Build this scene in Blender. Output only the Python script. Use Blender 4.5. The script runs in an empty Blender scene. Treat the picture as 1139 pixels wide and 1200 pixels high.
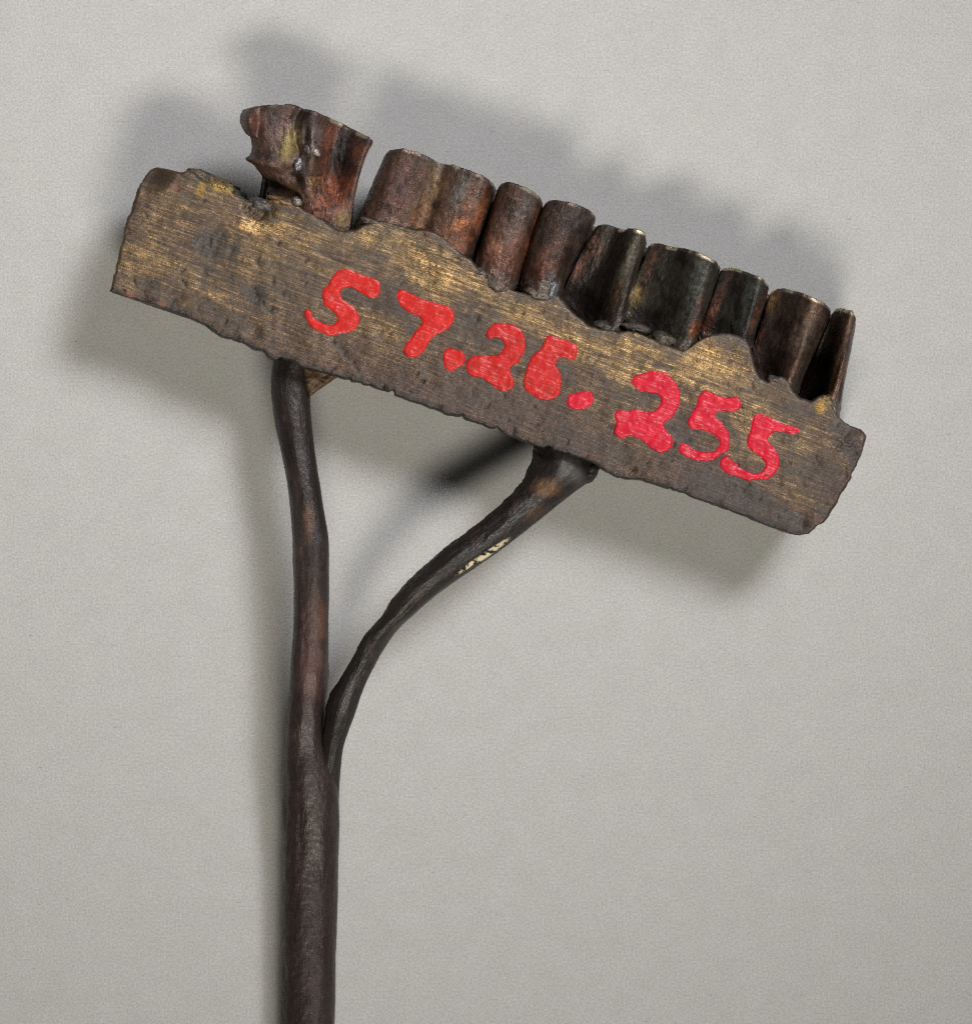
import bpy, math
import numpy as np
from mathutils import Vector, Matrix

# ------------------------------------------------------------------ units
# 1 "px" = 0.1 mm.  Plan coordinates (px, py) are measured on the level of the
# head's front face, h is the height above the paper.
U = 1e-4
CAM_H = 7000.0          # camera height above the paper, 0.7 m
HF = 150.0              # height of the head's front face, 15 mm
CX, CY = 569.5, 600.0

# ------------------------------------------------------------------ camera
scene = bpy.context.scene
cam_data = bpy.data.cameras.new('camera')
cam = bpy.data.objects.new('camera', cam_data)
scene.collection.objects.link(cam)
cam.location = (0, 0, CAM_H * U)
cam.rotation_euler = (0, 0, 0)
cam_data.sensor_fit = 'HORIZONTAL'
cam_data.angle = 2 * math.atan(569.5 / (CAM_H - HF))
cam_data.clip_start = 0.01
cam_data.clip_end = 50
scene.camera = cam
scene.cycles.use_denoising = False
scene.cycles.filter_width = 1.1

# ------------------------------------------------------------------ light
world = bpy.data.worlds.new('World')
scene.world = world
world.use_nodes = True
bg = world.node_tree.nodes['Background']
bg.inputs['Color'].default_value = (0.95, 0.97, 1.0, 1)
bg.inputs['Strength'].default_value = 0.03


def lamp(name, azimuth_xy, elev, dist, size, spread, aim, power, color):
    """long soft lamp of a copy stand, its long side across the picture"""
    d = bpy.data.lights.new(name, 'AREA')
    d.shape = 'RECTANGLE'
    d.size, d.size_y = size
    d.spread = math.radians(spread)
    d.energy = power
    d.color = color
    o = bpy.data.objects.new(name, d)
    scene.collection.objects.link(o)
    a = Vector((azimuth_xy[0], azimuth_xy[1], 0)).normalized()
    o.location = Vector((0.0, 0.008, 0.005)) + a * (math.cos(elev) * dist) + Vector((0, 0, math.sin(elev) * dist))
    target = Vector(((aim[0] - CX) * U, (CY - aim[1]) * U, 0.0))
    z = (o.location - target).normalized()
    x = Vector((0, 0, 1)).cross(z).normalized()
    y = z.cross(x)
    o.rotation_euler = Matrix((x, y, z)).transposed().to_euler()
    return o


lamp('copy_lamp', (0.16, -0.98), math.radians(55), 0.95, (0.40, 0.19), 34, (300, 50), 0.330, (1.0, 0.955, 0.83))
lamp('copy_lamp', (0.57, 0.82), math.radians(52), 0.65, (0.31, 0.20), 26, (260, -120), 0.216, (0.985, 0.98, 1.0))

scene.view_settings.view_transform = 'Standard'
scene.view_settings.look = 'None'
scene.view_settings.exposure = 0.0
scene.view_settings.gamma = 1.0
scene.view_settings.use_curve_mapping = False

# ------------------------------------------------------------------ helpers
COL = scene.collection


def Wp(px, py, h):
    """plan coordinates + height -> world metres (arrays allowed)"""
    px, py, h = np.broadcast_arrays(np.asarray(px, float), np.asarray(py, float), np.asarray(h, float))
    k = (CAM_H - h) / (CAM_H - HF)
    return np.stack([(px - CX) * k * U, (CY - py) * k * U, h * U], -1)


_tabs = {}


def vnoise(x, y, seed=0):
    if seed not in _tabs:
        _tabs[seed] = np.random.RandomState(seed + 77).rand(256, 256)
    T = _tabs[seed]
    x, y = np.broadcast_arrays(np.asarray(x, float), np.asarray(y, float))
    xi, yi = np.floor(x).astype(int), np.floor(y).astype(int)
    fx, fy = x - xi, y - yi
    fx = fx * fx * fx * (fx * (fx * 6 - 15) + 10)
    fy = fy * fy * fy * (fy * (fy * 6 - 15) + 10)
    a, b = T[xi & 255, yi & 255], T[(xi + 1) & 255, yi & 255]
    c, d = T[xi & 255, (yi + 1) & 255], T[(xi + 1) & 255, (yi + 1) & 255]
    return ((a * (1 - fx) + b * fx) * (1 - fy) + (c * (1 - fx) + d * fx) * fy) * 2 - 1


def fbm(x, y, seed=0, octv=4, gain=0.5):
    s, a, n = 0, 1.0, 0
    for i in range(octv):
        s = s + a * vnoise(np.asarray(x) * 2 ** i + 13.7 * i, np.asarray(y) * 2 ** i - 7.1 * i, seed + i)
        n += a
        a *= gain
    return s / n


def sstep(a, b, x):
    t = np.clip((np.asarray(x, float) - a) / (b - a), 0, 1)
    return t * t * (3 - 2 * t)


def srgb(r, g, b):
    c = np.array([r, g, b], float) / 255
    return np.where(c <= 0.04045, c / 12.92, ((c + 0.055) / 1.055) ** 2.4)


def mixc(c, col, m):
    m = np.asarray(m)[..., None]
    return c * (1 - m) + np.asarray(col) * m


def mesh_obj(name, V, F, mat, parent=None, col=None, uv=None, smooth=True):
    """V (n,3) world metres, F (m,4) or (m,3) index array -> one mesh object"""
    V = np.asarray(V, np.float32)
    F = np.asarray(F, np.int32)
    me = bpy.data.meshes.new(name)
    k = F.shape[1]
    me.vertices.add(len(V))
    me.vertices.foreach_set('co', V.ravel())
    me.loops.add(F.size)
    me.loops.foreach_set('vertex_index', F.ravel())
    me.polygons.add(len(F))
    me.polygons.foreach_set('loop_start', np.arange(0, F.size, k, dtype=np.int32))
    if smooth:
        me.polygons.foreach_set('use_smooth', np.ones(len(F), bool))
    me.update(calc_edges=True)
    if col is not None:
        at = me.attributes.new('patina', 'FLOAT_COLOR', 'POINT')
        at.data.foreach_set('color', np.asarray(col, np.float32).ravel())
    if uv is not None:
        at = me.attributes.new('plan', 'FLOAT_VECTOR', 'POINT')
        w = np.zeros((len(V), 3), np.float32)
        w[:, :uv.shape[1]] = uv
        at.data.foreach_set('vector', w.ravel())
    me.validate()
    me.materials.append(mat)
    o = bpy.data.objects.new(name, me)
    COL.objects.link(o)
    if parent is not None:
        o.parent = parent
    return o


def grid_faces(nr, nc, wrap_r=False, wrap_c=False, flip=False):
    r = np.arange(nr if wrap_r else nr - 1)
    c = np.arange(nc if wrap_c else nc - 1)
    R, C = np.meshgrid(r, c, indexing='ij')
    R1, C1 = (R + 1) % nr, (C + 1) % nc
    f = np.stack([R * nc + C, R * nc + C1, R1 * nc + C1, R1 * nc + C], -1).reshape(-1, 4)
    return f[:, ::-1] if flip else f


def resample(pts, n, smooth=True):
    """catmull-rom through pts (k,d) by chord length -> (n,d)"""
    P = np.asarray(pts, float)
    d = np.r_[0, np.cumsum(np.maximum(np.linalg.norm(np.diff(P, axis=0), axis=1), 1e-6))]
    t = np.linspace(0, d[-1], n)
    if not smooth:
        return np.stack([np.interp(t, d, P[:, i]) for i in range(P.shape[1])], -1)
    m = np.gradient(P, d, axis=0)
    i = np.clip(np.searchsorted(d, t, side='right') - 1, 0, len(d) - 2)
    hh = (d[i + 1] - d[i])
    s = (t - d[i]) / hh
    s, hh = s[:, None], hh[:, None]
    return ((2 * s**3 - 3 * s**2 + 1) * P[i] + (s**3 - 2 * s**2 + s) * hh * m[i]
            + (-2 * s**3 + 3 * s**2) * P[i + 1] + (s**3 - s**2) * hh * m[i + 1])


# ------------------------------------------------------------------ materials
def new_mat(name):
    m = bpy.data.materials.new(name)
    m.use_nodes = True
    nt = m.node_tree
    b = nt.nodes['Principled BSDF']
    return m, nt, b


def nd(nt, typ, **kw):
    n = nt.nodes.new(typ)
    for k, v in kw.items():
        if k in n.inputs.keys():
            n.inputs[k].default_value = v
        else:
            setattr(n, k, v)
    return n


def mapped(nt, src, scale):
    mp = nd(nt, 'ShaderNodeMapping')
    mp.inputs['Scale'].default_value = scale
    nt.links.new(src, mp.inputs['Vector'])
    return mp.outputs[0]


def noise(nt, vec, scale, detail=4.0, rough=0.6):
    n = nd(nt, 'ShaderNodeTexNoise')
    n.inputs['Scale'].default_value = scale
    n.inputs['Detail'].default_value = detail
    n.inputs['Roughness'].default_value = rough
    nt.links.new(vec, n.inputs['Vector'])
    return n.outputs['Fac']


def ramp(nt, fac, lo, hi, a=0.0, b=1.0):
    r = nd(nt, 'ShaderNodeMapRange')
    r.inputs['From Min'].default_value = lo
    r.inputs['From Max'].default_value = hi
    r.inputs['To Min'].default_value = a
    r.inputs['To Max'].default_value = b
    nt.links.new(fac, r.inputs['Value'])
    return r.outputs[0]


def math_n(nt, op, a, b):
    m = nd(nt, 'ShaderNodeMath', operation=op)
    for i, v in enumerate((a, b)):
        if isinstance(v, (int, float)):
            m.inputs[i].default_value = v
        else:
            nt.links.new(v, m.inputs[i])
    return m.outputs[0]


def patina_mat(name, fine=(60, 60, 60), fine_amt=0.35, streak=None, streak_amt=0.0,
               rough=(0.62, 0.34), metal=0.75, bump=0.5, bump_scale=40.0, spec=0.5):
    """worn metal: colour of the tarnish comes from the 'patina' attribute (alpha = how
    bare the metal is), fine grain, scratches and relief from noise"""
    m, nt, b = new_mat(name)
    at = nd(nt, 'ShaderNodeAttribute', attribute_name='patina')
    pl = nd(nt, 'ShaderNodeAttribute', attribute_name='plan')
    vec = pl.outputs['Vector']
    g = noise(nt, mapped(nt, vec, fine), 1.0, 4, 0.65)
    val = ramp(nt, g, 0.25, 0.75, 1 - fine_amt, 1 + fine_amt)
    if streak:
        st = noise(nt, mapped(nt, vec, streak), 1.0, 3, 0.7)
        sv = ramp(nt, st, 0.3, 0.7, 1 - streak_amt, 1 + streak_amt)
        val = math_n(nt, 'MULTIPLY', val, sv)
    mul = nd(nt, 'ShaderNodeVectorMath', operation='SCALE')
    nt.links.new(at.outputs['Color'], mul.inputs[0])
    nt.links.new(val, mul.inputs['Scale'])
    nt.links.new(mul.outputs[0], b.inputs['Base Color'])
    nt.links.new(math_n(nt, 'MULTIPLY', at.outputs['Alpha'], metal), b.inputs['Metallic'])
    r0 = ramp(nt, at.outputs['Alpha'], 0, 1, rough[0], rough[1])
    rn = ramp(nt, noise(nt, vec, bump_scale * 0.7, 3, 0.6), 0.3, 0.7, -0.14, 0.14)
    nt.links.new(math_n(nt, 'ADD', r0, rn), b.inputs['Roughness'])
    b.inputs['Specular IOR Level'].default_value = spec
    hgt = noise(nt, vec, bump_scale, 5, 0.65)
    if streak:
        hgt = math_n(nt, 'ADD', math_n(nt, 'MULTIPLY', hgt, 0.5), math_n(nt, 'MULTIPLY', st, 0.9))
    bp = nd(nt, 'ShaderNodeBump')
    bp.inputs['Strength'].default_value = bump
    bp.inputs['Distance'].default_value = 0.00012
    nt.links.new(hgt, bp.inputs['Height'])
    nt.links.new(bp.outputs[0], b.inputs['Normal'])
    return m


M_block = patina_mat('filed_bronze', fine=(60, 75, 75), fine_amt=0.20, streak=(3, 75, 75), streak_amt=0.34,
                     rough=(0.50, 0.33), metal=1.0, bump=0.55, bump_scale=55)
M_copper = patina_mat('tarnished_copper', fine=(70, 50, 70), fine_amt=0.55, streak=(45, 6, 45), streak_amt=0.22,
                      rough=(0.46, 0.30), metal=0.95, bump=0.8, bump_scale=60)
M_iron = patina_mat('forged_iron', fine=(85, 60, 85), fine_amt=0.38, streak=(50, 6, 50), streak_amt=0.10,
                    rough=(0.42, 0.28), metal=0.6, bump=0.6, bump_scale=60, spec=0.5)


def paper_mat():
    m, nt, b = new_mat('grey_paper')
    tc = nd(nt, 'ShaderNodeTexCoord')
    v = mapped(nt, tc.outputs['Object'], (1e4 / 100,) * 3)      # units of 100 px (1 cm)
    n1 = noise(nt, v, 42, 2, 0.6)
    n2 = noise(nt, v, 3.0, 4, 0.55)
    n3 = noise(nt, mapped(nt, v, (9, 30, 9)), 1.0, 3, 0.6)
    n4 = noise(nt, mapped(nt, v, (34, 8, 9)), 1.0, 3, 0.6)
    val = math_n(nt, 'MULTIPLY', ramp(nt, n1, 0.2, 0.8, 0.76, 1.24), ramp(nt, n2, 0.25, 0.75, 0.965, 1.035))
    val = math_n(nt, 'MULTIPLY', val, ramp(nt, n3, 0.25, 0.75, 0.965, 1.035))
    val = math_n(nt, 'MULTIPLY', val, ramp(nt, n4, 0.25, 0.75, 0.965, 1.035))
    # sparse dark fibres
    fb = noise(nt, mapped(nt, v, (7, 22, 7)), 1.3, 2, 0.5)
    val = math_n(nt, 'MULTIPLY', val, ramp(nt, fb, 0.70, 0.78, 1.0, 0.74))
    # faint colour mottling of recycled pulp
    nc = noise(nt, v, 2.6, 4, 0.65)
    mix = nd(nt, 'ShaderNodeMix', data_type='RGBA')
    mix.inputs[6].default_value = (0.418, 0.408, 0.403, 1)
    mix.inputs[7].default_value = (0.410, 0.409, 0.392, 1)
    nt.links.new(ramp(nt, nc, 0.35, 0.65), mix.inputs[0])
    sc = nd(nt, 'ShaderNodeVectorMath', operation='SCALE')
    nt.links.new(mix.outputs[2], sc.inputs[0])
    nt.links.new(val, sc.inputs['Scale'])
    nt.links.new(sc.outputs[0], b.inputs['Base Color'])
    b.inputs['Roughness'].default_value = 0.9
    b.inputs['Specular IOR Level'].default_value = 0.15
    bp = nd(nt, 'ShaderNodeBump')
    bp.inputs['Strength'].default_value = 0.35
    bp.inputs['Distance'].default_value = 0.0001
    nt.links.new(noise(nt, v, 30, 4, 0.6), bp.inputs['Height'])
    nt.links.new(bp.outputs[0], b.inputs['Normal'])
    return m


def paint_mat(name, col, scratch_glint, cover=0.62):
    m, nt, b = new_mat(name)
    pl = nd(nt, 'ShaderNodeAttribute', attribute_name='plan')
    vec = pl.outputs['Vector']
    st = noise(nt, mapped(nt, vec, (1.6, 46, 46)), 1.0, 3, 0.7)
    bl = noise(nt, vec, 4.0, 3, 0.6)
    # pale streaks paint brush-ridge highlights as scratches along the file marks
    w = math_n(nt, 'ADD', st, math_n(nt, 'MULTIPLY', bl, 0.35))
    wm = ramp(nt, w, scratch_glint, scratch_glint + 0.05)
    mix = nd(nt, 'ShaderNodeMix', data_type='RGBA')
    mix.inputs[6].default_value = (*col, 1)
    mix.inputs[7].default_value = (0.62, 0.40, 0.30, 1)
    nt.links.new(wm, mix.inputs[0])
    thin = nd(nt, 'ShaderNodeMix', data_type='RGBA')     # thinly brushed places, metal showing through
    thin.inputs[6].default_value = (*col, 1)
    thin.inputs[7].default_value = (0.22, 0.035, 0.025, 1)
    tw = math_n(nt, 'ADD', st, math_n(nt, 'MULTIPLY', noise(nt, vec, 5.0, 3, 0.6), 0.8))
    nt.links.new(ramp(nt, tw, cover + 0.12, cover, 0.0, 0.8), thin.inputs[0])
    nt.links.new(thin.outputs[2], mix.inputs[6])
    v = nd(nt, 'ShaderNodeVectorMath', operation='SCALE')
    nt.links.new(mix.outputs[2], v.inputs[0])
    nt.links.new(ramp(nt, noise(nt, mapped(nt, vec, (3, 14, 3)), 1.0, 4, 0.6), 0.25, 0.75, 0.74, 1.14), v.inputs['Scale'])
    nt.links.new(v.outputs[0], b.inputs['Base Color'])
    b.inputs['Roughness'].default_value = 0.36
    b.inputs['Specular IOR Level'].default_value = 0.3
    bp = nd(nt, 'ShaderNodeBump')
    bp.inputs['Strength'].default_value = 0.22
    bp.inputs['Distance'].default_value = 0.00012
    hh = math_n(nt, 'ADD', st, math_n(nt, 'MULTIPLY', noise(nt, vec, 8, 2, 0.5), 0.6))
    nt.links.new(hh, bp.inputs['Height'])
    nt.links.new(bp.outputs[0], b.inputs['Normal'])
    return m


M_paper = paper_mat()
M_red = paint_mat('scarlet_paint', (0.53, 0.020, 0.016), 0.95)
M_thin = paint_mat('thin_scarlet_paint', (0.50, 0.020, 0.018), 0.93, 0.72)
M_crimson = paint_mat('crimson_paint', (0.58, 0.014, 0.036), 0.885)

# ------------------------------------------------------------------ the paper
gx = np.linspace(-1.2, 1.2, 25)
X, Y = np.meshgrid(gx, gx, indexing='ij')
paper = mesh_obj('backdrop_paper', np.stack([X, Y, 0 * X], -1).reshape(-1, 3), grid_faces(25, 25), M_paper)
paper['kind'] = 'structure'

# ------------------------------------------------------------------ the tool
tool = bpy.data.objects.new('stamp_tool', None)
COL.objects.link(tool)
tool.empty_display_size = 0.01
tool['label'] = 'forked iron stamp tool with bronze head, fluted copper edge and red painted number'
tool['category'] = 'stamp'

# long axis of the head in the plan
ANG = math.atan2(628 - 342, 947 - 128)
CA, SA = math.cos(ANG), math.sin(ANG)


def to_uv(px, py):
    dx, dy = np.asarray(px) - 128, np.asarray(py) - 342
    return dx * CA + dy * SA, dx * SA - dy * CA          # along, up


TOP = [(175, 199), (179, 196.5), (184, 195.5), (190, 196), (196, 198), (206, 200), (214, 201), (220, 199), (226, 200), (232, 206), (238, 211), (244, 212),
       (252, 214), (262, 217), (270, 221), (275, 228), (282, 232), (289, 235), (297, 237), (304, 237), (312, 236), (319, 233), (330, 231), (340, 232),
       (349, 239), (357, 246), (364, 249), (372, 254), (379, 258), (388, 264), (397, 269), (404, 271), (411, 270), (420, 267),
       (426, 263), (431, 261), (443, 257), (456, 258), (470, 264), (484, 268), (496, 269), (507, 271), (517, 276), (526, 282), (540, 296),
       (552, 304), (557, 309), (563, 316), (572, 325), (580, 330), (597, 338), (608, 342), (619, 344), (630, 341), (639, 340), (649, 342), (656, 347),
       (661, 353), (664, 358), (672, 366), (681, 373), (690, 380), (700, 385), (712, 387), (724, 388), (735, 387), (745, 389), (754, 392), (763, 396), (775, 402), (787, 406),
       (800, 410), (806, 407), (812, 403), (819, 398), (826, 394), (835, 391), (844, 390), (852, 390), (861, 392), (869, 395), (875, 399), (879, 406), (882, 417), (884, 425), (886, 431),
       (891, 443), (900, 447), (907, 443), (914, 441), (920, 443), (924, 447), (931, 459), (938, 466), (951, 470), (960, 464), (966, 465), (972, 470), (977, 479),
       (981, 487), (986, 492), (991, 496), (1000, 500), (1009, 503), (1013, 506), (1016, 511)]
BOT = [(128, 342), (149, 348), (170, 354), (185, 359), (199, 364), (220, 372), (241, 381), (247, 386), (259, 394), (271, 398), (280, 401),
       (292, 405), (303, 410), (310, 415), (319, 420), (328, 422), (338, 425), (352, 430), (369, 434), (396, 441), (423, 450), (446, 456), (465, 464), (485, 471), (519, 483), (546, 491),
       (566, 498), (585, 507), (604, 514), (624, 521), (647, 529), (665, 533), (682, 537), (699, 545), (715, 555), (724, 560), (734, 562), (744, 562), (753, 563), (767, 567), (781, 572), (813, 583),
       (835, 591), (857, 599), (885, 610), (905, 618), (926, 625), (938, 628), (947, 628)]
LEFT = [(0, 0), (.1, -1), (.34, -4), (.55, -7), (.74, -6), (.83, -6), (.93, -3), (1, 0)]
RIGHT = [(0, 0), (.05, 3), (.10, 4), (.15, 10), (.35, 10), (.6, 9.5), (.83, 5), (.93, 2), (1, 0)]


def by_u(pts, uq):
    """resample an outline so that the columns are evenly spread along the bar"""
    P = np.array(pts, float)
    d = np.r_[0, np.cumsum(np.linalg.norm(np.diff(P, axis=0), axis=1))]
    u, _ = to_uv(P[:, 0], P[:, 1])
    w = np.maximum.accumulate(u + 0.15 * d)
    w = (w - w[0]) / (w[-1] - w[0])
    return np.stack([np.interp(uq, w, P[:, 0]), np.interp(uq, w, P[:, 1])], -1)


DENTS = [  # px, py, radius, depth
    (246, 286, 15, 1.8), (256, 276, 9, 1.6), (272, 292, 7, 1.6), (238, 318, 6, 1.4), (300, 346, 10, 2.6), (316, 362, 5, 2), (296, 338, 6, 1.5),
    (331, 342, 5, 1.3), (144, 268, 11, 1.5), (172, 332, 9, 1.5), (206, 219, 5, 1.8), (302, 250, 14, 6.0), (312, 244, 10, 5), (290, 240, 9, 4),
    (558, 372, 5, 2), (805, 516, 5, 2), (788, 520, 4, 2), (872, 578, 12, 1.4), (915, 512, 10, 1.6), (862, 545, 4, 1.8), (655, 415, 4, 1.2),
    (980, 520, 12, 2.5), (996, 516, 8, 4), (448, 452, 4, 2), (513, 476, 5, 2.5), (600, 505, 5, 2), (740, 552, 6, 3), (300, 390, 10, 1.5),
    (893, 560, 4, 1.2), (1000, 530, 9, 3.0), (986, 500, 8, 3.5), (975, 600, 8, 2.5), (940, 612, 7, 2.5), (955, 540, 7, 1.6), (990, 556, 7, 2.2), (880, 452, 5, 2.0), (700, 420, 6, .8), (760, 440, 5, .8), (420, 340, 6, .8), (185, 255, 6, .8), (470, 285, 10, .8)]


_rp = np.random.RandomState(4)
PITS = []
while len(PITS) < 110:
    _u, _v = _rp.uniform(10, 880), _rp.uniform(-10, 160)
    if _rp.rand() > (.95 if _v < 40 else .15 + .35 * (_u < 220)):
        continue
    PITS.append((128 + _u * CA + _v * SA, 342 + _u * SA - _v * CA, _rp.uniform(.9, 2.4) * (1 + .8 * (_rp.rand() < .15)), _rp.uniform(.5, 1.5), _rp.uniform(0, 3.1), _rp.uniform(1.0, 2.2)))


def pits(px, py):
    """shallow corrosion pits: depth and rim, worked on a small window each"""
    out = np.zeros(px.shape)
    wx, wy = px + 2.2 * fbm(px / 4, py / 4, 83, 2), py + 2.2 * fbm(px / 4, py / 4, 87, 2)
    for x, y, r, d, a, k in PITS:
        w = (np.abs(px - x) < 5 * r) & (np.abs(py - y) < 5 * r)
        if not w.any():
            continue
        dx, dy = wx[w] - x, wy[w] - y
        q = np.hypot((dx * math.cos(a) + dy * math.sin(a)) / k, -dx * math.sin(a) + dy * math.cos(a)) / r
        out[w] += d * np.exp(-q ** 2)
    return out


def face_h(px, py):
    """height of the filed front face (without its rounded rims)"""
    px, py = np.asarray(px, float), np.asarray(py, float)
    h = HF + 1.2 * fbm(px / 60, py / 60, 3, 3) + 0.8 * fbm(px / 14, py / 14, 8, 3)
    for x, y, r, d in DENTS:
        q = ((px - x) ** 2 + (py - y) ** 2) / (r * r)
        h = h - d * np.exp(-q * 1.4) * (0.75 + 0.5 * fbm(px / 5, py / 5, 21, 2))
    return h - pits(px, py)


def blob(px, py, x, y, rx, ry=None, ang=ANG, edge=0.5, seed=40, ns=9.0):
    """soft-edged irregular patch mask, long axis along the bar"""
    ry = ry or rx
    dx, dy = px - x, py - y
    a, b = dx * math.cos(ang) + dy * math.sin(ang), -dx * math.sin(ang) + dy * math.cos(ang)
    q = np.sqrt((a / rx) ** 2 + (b / ry) ** 2) + 0.38 * fbm(px / ns, py / ns, seed, 3)
    return 1 - sstep(1 - edge, 1 + edge, q)


C_GOLD = srgb(158, 128, 84)
C_BROWN = srgb(76, 61, 50)
C_PURP = srgb(72, 56, 48)
C_DARK = srgb(47, 40, 36)


def scratch_map(seed, n, lo, hi, bent=0.045):
    """raster of fine straight file marks in bar coordinates, 2 samples per px"""
    rs = np.random.RandomState(seed)
    W, H = 1920, 640
    buf = np.zeros((W, H))
    for _ in range(n):
        L = rs.uniform(lo, hi) * 2
        a = rs.normal(0.0, bent) - 0.02
        x0, y0 = rs.uniform(-40, W), rs.uniform(0, H)
        t = np.arange(0, L, 0.7)
        x = (x0 + t * math.cos(a)).astype(int)
        yf = y0 + t * math.sin(a) + 0.0004 * rs.normal() * t * t
        y = np.floor(yf).astype(int)
        f = yf - y
        w = rs.uniform(.25, 1) ** 2 * np.sin(np.pi * np.clip((t + 1) / (L + 2), 0, 1)) ** .4
        ok = (x >= 0) & (x < W) & (y >= 0) & (y < H - 1)
        np.maximum.at(buf, (x[ok], y[ok]), (w * (1 - f))[ok])
        np.maximum.at(buf, (x[ok], y[ok] + 1), (w * f)[ok])
    b2 = buf.copy()
    b2[:, 1:] += .5 * buf[:, :-1]
    b2[:, :-1] += .5 * buf[:, 1:]
    return np.clip(b2, 0, 1.3)


SCR_LIGHT = scratch_map(5, 7500, 10, 60, .022)
SCR_LIGHT = np.maximum(SCR_LIGHT, .8 * scratch_map(6, 260, 6, 40, .5))
SCR_DARK = scratch_map(9, 4500, 10, 70, .022)


def scratch(buf, u, v):
    return buf[np.clip((u + 30) * 2, 0, buf.shape[0] - 1).astype(int), np.clip((v + 60) * 2, 0, buf.shape[1] - 1).astype(int)]


def block_colour(px, py, vf):
    u, v = to_uv(px, py)
    sl, sd_ = scratch(SCR_LIGHT, u, v), scratch(SCR_DARK, u, v)
    n = fbm(u / 70, v / 34, 11, 4)
    streak = fbm(u / 22, v / 1.5, 15, 3, 0.6)
    streak2 = fbm(u / 40, v / 7, 19, 3)
    gold = np.zeros_like(px)
    for x, y, rx, ry, w in [(215, 315, 80, 40, .75), (240, 240, 60, 20, .5), (335, 278, 60, 26, .9), (370, 310, 50, 18, .6), (455, 290, 75, 26, .75), (520, 330, 70, 26, .85), (600, 362, 55, 20, .6),
                            (660, 385, 50, 22, .5), (745, 420, 75, 28, 1.0), (835, 425, 55, 30, .9), (865, 470, 60, 26, .7), (930, 510, 50, 18, .5),
                            (180, 280, 40, 26, .4), (300, 318, 60, 24, .4), (960, 475, 10, 6, .8), (430, 380, 50, 14, .35), (890, 600, 50, 10, .25), (925, 575, 40, 10, .3)]:
        gold = np.maximum(gold, w * blob(px, py, x, y, rx, ry, edge=.75, ns=26, seed=44))
    gz = gold.copy()
    gold = np.clip(gold * (0.40 + 0.55 * streak + 0.3 * streak2 + 0.7 * n), 0, 1)
    purp = sstep(0.46, 0.14, vf + 0.18 * n + 0.06 * streak) * sstep(240, 400, px)
    purp = np.maximum(purp, 0.7 * sstep(0.25, 0.05, vf + .1 * n))
    purp = np.maximum(purp, .75 * sstep(.1, .5, fbm(u / 55, v / 24, 31, 4)))
    purp = np.maximum(purp, sstep(930, 985, px + 26 * n) * .85)
    c = np.broadcast_to(C_BROWN, px.shape + (3,)).copy()
    c = c * (1 + 0.22 * streak + 0.14 * streak2 + .2 * n - .30 * sd_ + .22 * sl)[..., None]
    c = mixc(c, C_PURP * 1.0, np.clip(purp, 0, 1) * 0.85)
    c = mixc(c, C_GOLD, gold * (1 - 0.75 * np.clip(purp, 0, 1)) * 0.72)
    gs = np.clip(sl * (.25 + 1.0 * gz + .6 * n) * (1 - .55 * np.clip(purp, 0, 1)), 0, 1)
    c = mixc(c, srgb(190, 156, 104), gs * .50)
    dark = np.zeros_like(px)
    for x, y, rx, ry, w in [(246, 286, 19, 17, .85), (258, 275, 10, 8, .8), (272, 293, 9, 9, .8), (238, 318, 8, 7, .6), (300, 346, 13, 12, 1), (316, 362, 6, 5, 1), (331, 343, 7, 6, .7),
                            (150, 270, 24, 15, .65), (172, 332, 14, 12, .7), (340, 325, 40, 24, .4), (380, 300, 20, 12, .4), (180, 205, 22, 12, .6), (205, 218, 6, 5, .6),  # patch on the upper left corner paints the shade of its bevel
                            (304, 247, 26, 10, .7), (435, 300, 20, 9, .55), (475, 300, 20, 10, .35), (750, 418, 10, 8, .6), (805, 513, 14, 8, .7), (872, 580, 28, 16, .7), (920, 510, 20, 10, .8),
                            (900, 600, 40, 16, .6), (960, 560, 30, 34, .45), (995, 518, 16, 14, .7), (1004, 535, 9, 14, .8), (985, 500, 14, 8, .7), (970, 602, 14, 8, .8), (930, 608, 22, 7, .7), (558, 372, 7, 5, .8), (700, 395, 26, 8, .5), (600, 400, 40, 12, .3), (400, 355, 10, 16, .5),
                            (690, 520, 60, 16, .5), (560, 470, 60, 14, .3), (840, 570, 40, 14, .6), (260, 370, 40, 10, .6)]:
        dark = np.maximum(dark, w * blob(px, py, x, y, rx, ry, edge=.22, ns=6))
    spots = sstep(0.30, 0.38, fbm(px / 8, py / 8, 51, 4)) * 0.6
    spots = np.maximum(spots, sstep(.10, .30, fbm(px / 30, py / 22, 57, 5, .7)) * .5)
    dark = np.maximum(dark, spots * (1 - .4 * gold))
    pt = pits(px, py)
    dark = np.maximum(dark, np.clip(pt * .8, 0, 1))
    c = mixc(c, C_DARK, np.clip(dark, 0, 1) * .9)
    # grey casting skin along the fluted edge
    skin = sstep(0.90, 0.985, vf + 0.05 * fbm(px / 7, py / 7, 61, 3)) * sstep(280, 420, px)
    c = mixc(c, srgb(82, 73, 65), skin * .6)
    rust = sstep(.36, .6, fbm(px / 13, py / 13, 71, 3)) * sstep(.12, .0, vf)
    c = mixc(c, srgb(104, 70, 54), rust * .35)
    c = mixc(c, srgb(40, 35, 33), .75 * sstep(.055, .015, vf + .03 * n))
    for x, y, r in [(206, 219, 6), (152, 346, 6), (189, 355, 5)]:
        c = mixc(c, srgb(120, 78, 58), blob(px, py, x, y, r) * .6)
    for x, y, rx, ry in [(236, 222, 5, 9), (258, 218, 14, 6), (962, 476, 5, 8), (800, 404, 8, 6)]:
        c = mixc(c, srgb(150, 118, 50), blob(px, py, x, y, rx, ry) * .7)
    bare = np.clip(.42 + .35 * gold + .55 * gs + .25 * n - .45 * dark, 0.05, 1)
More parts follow.
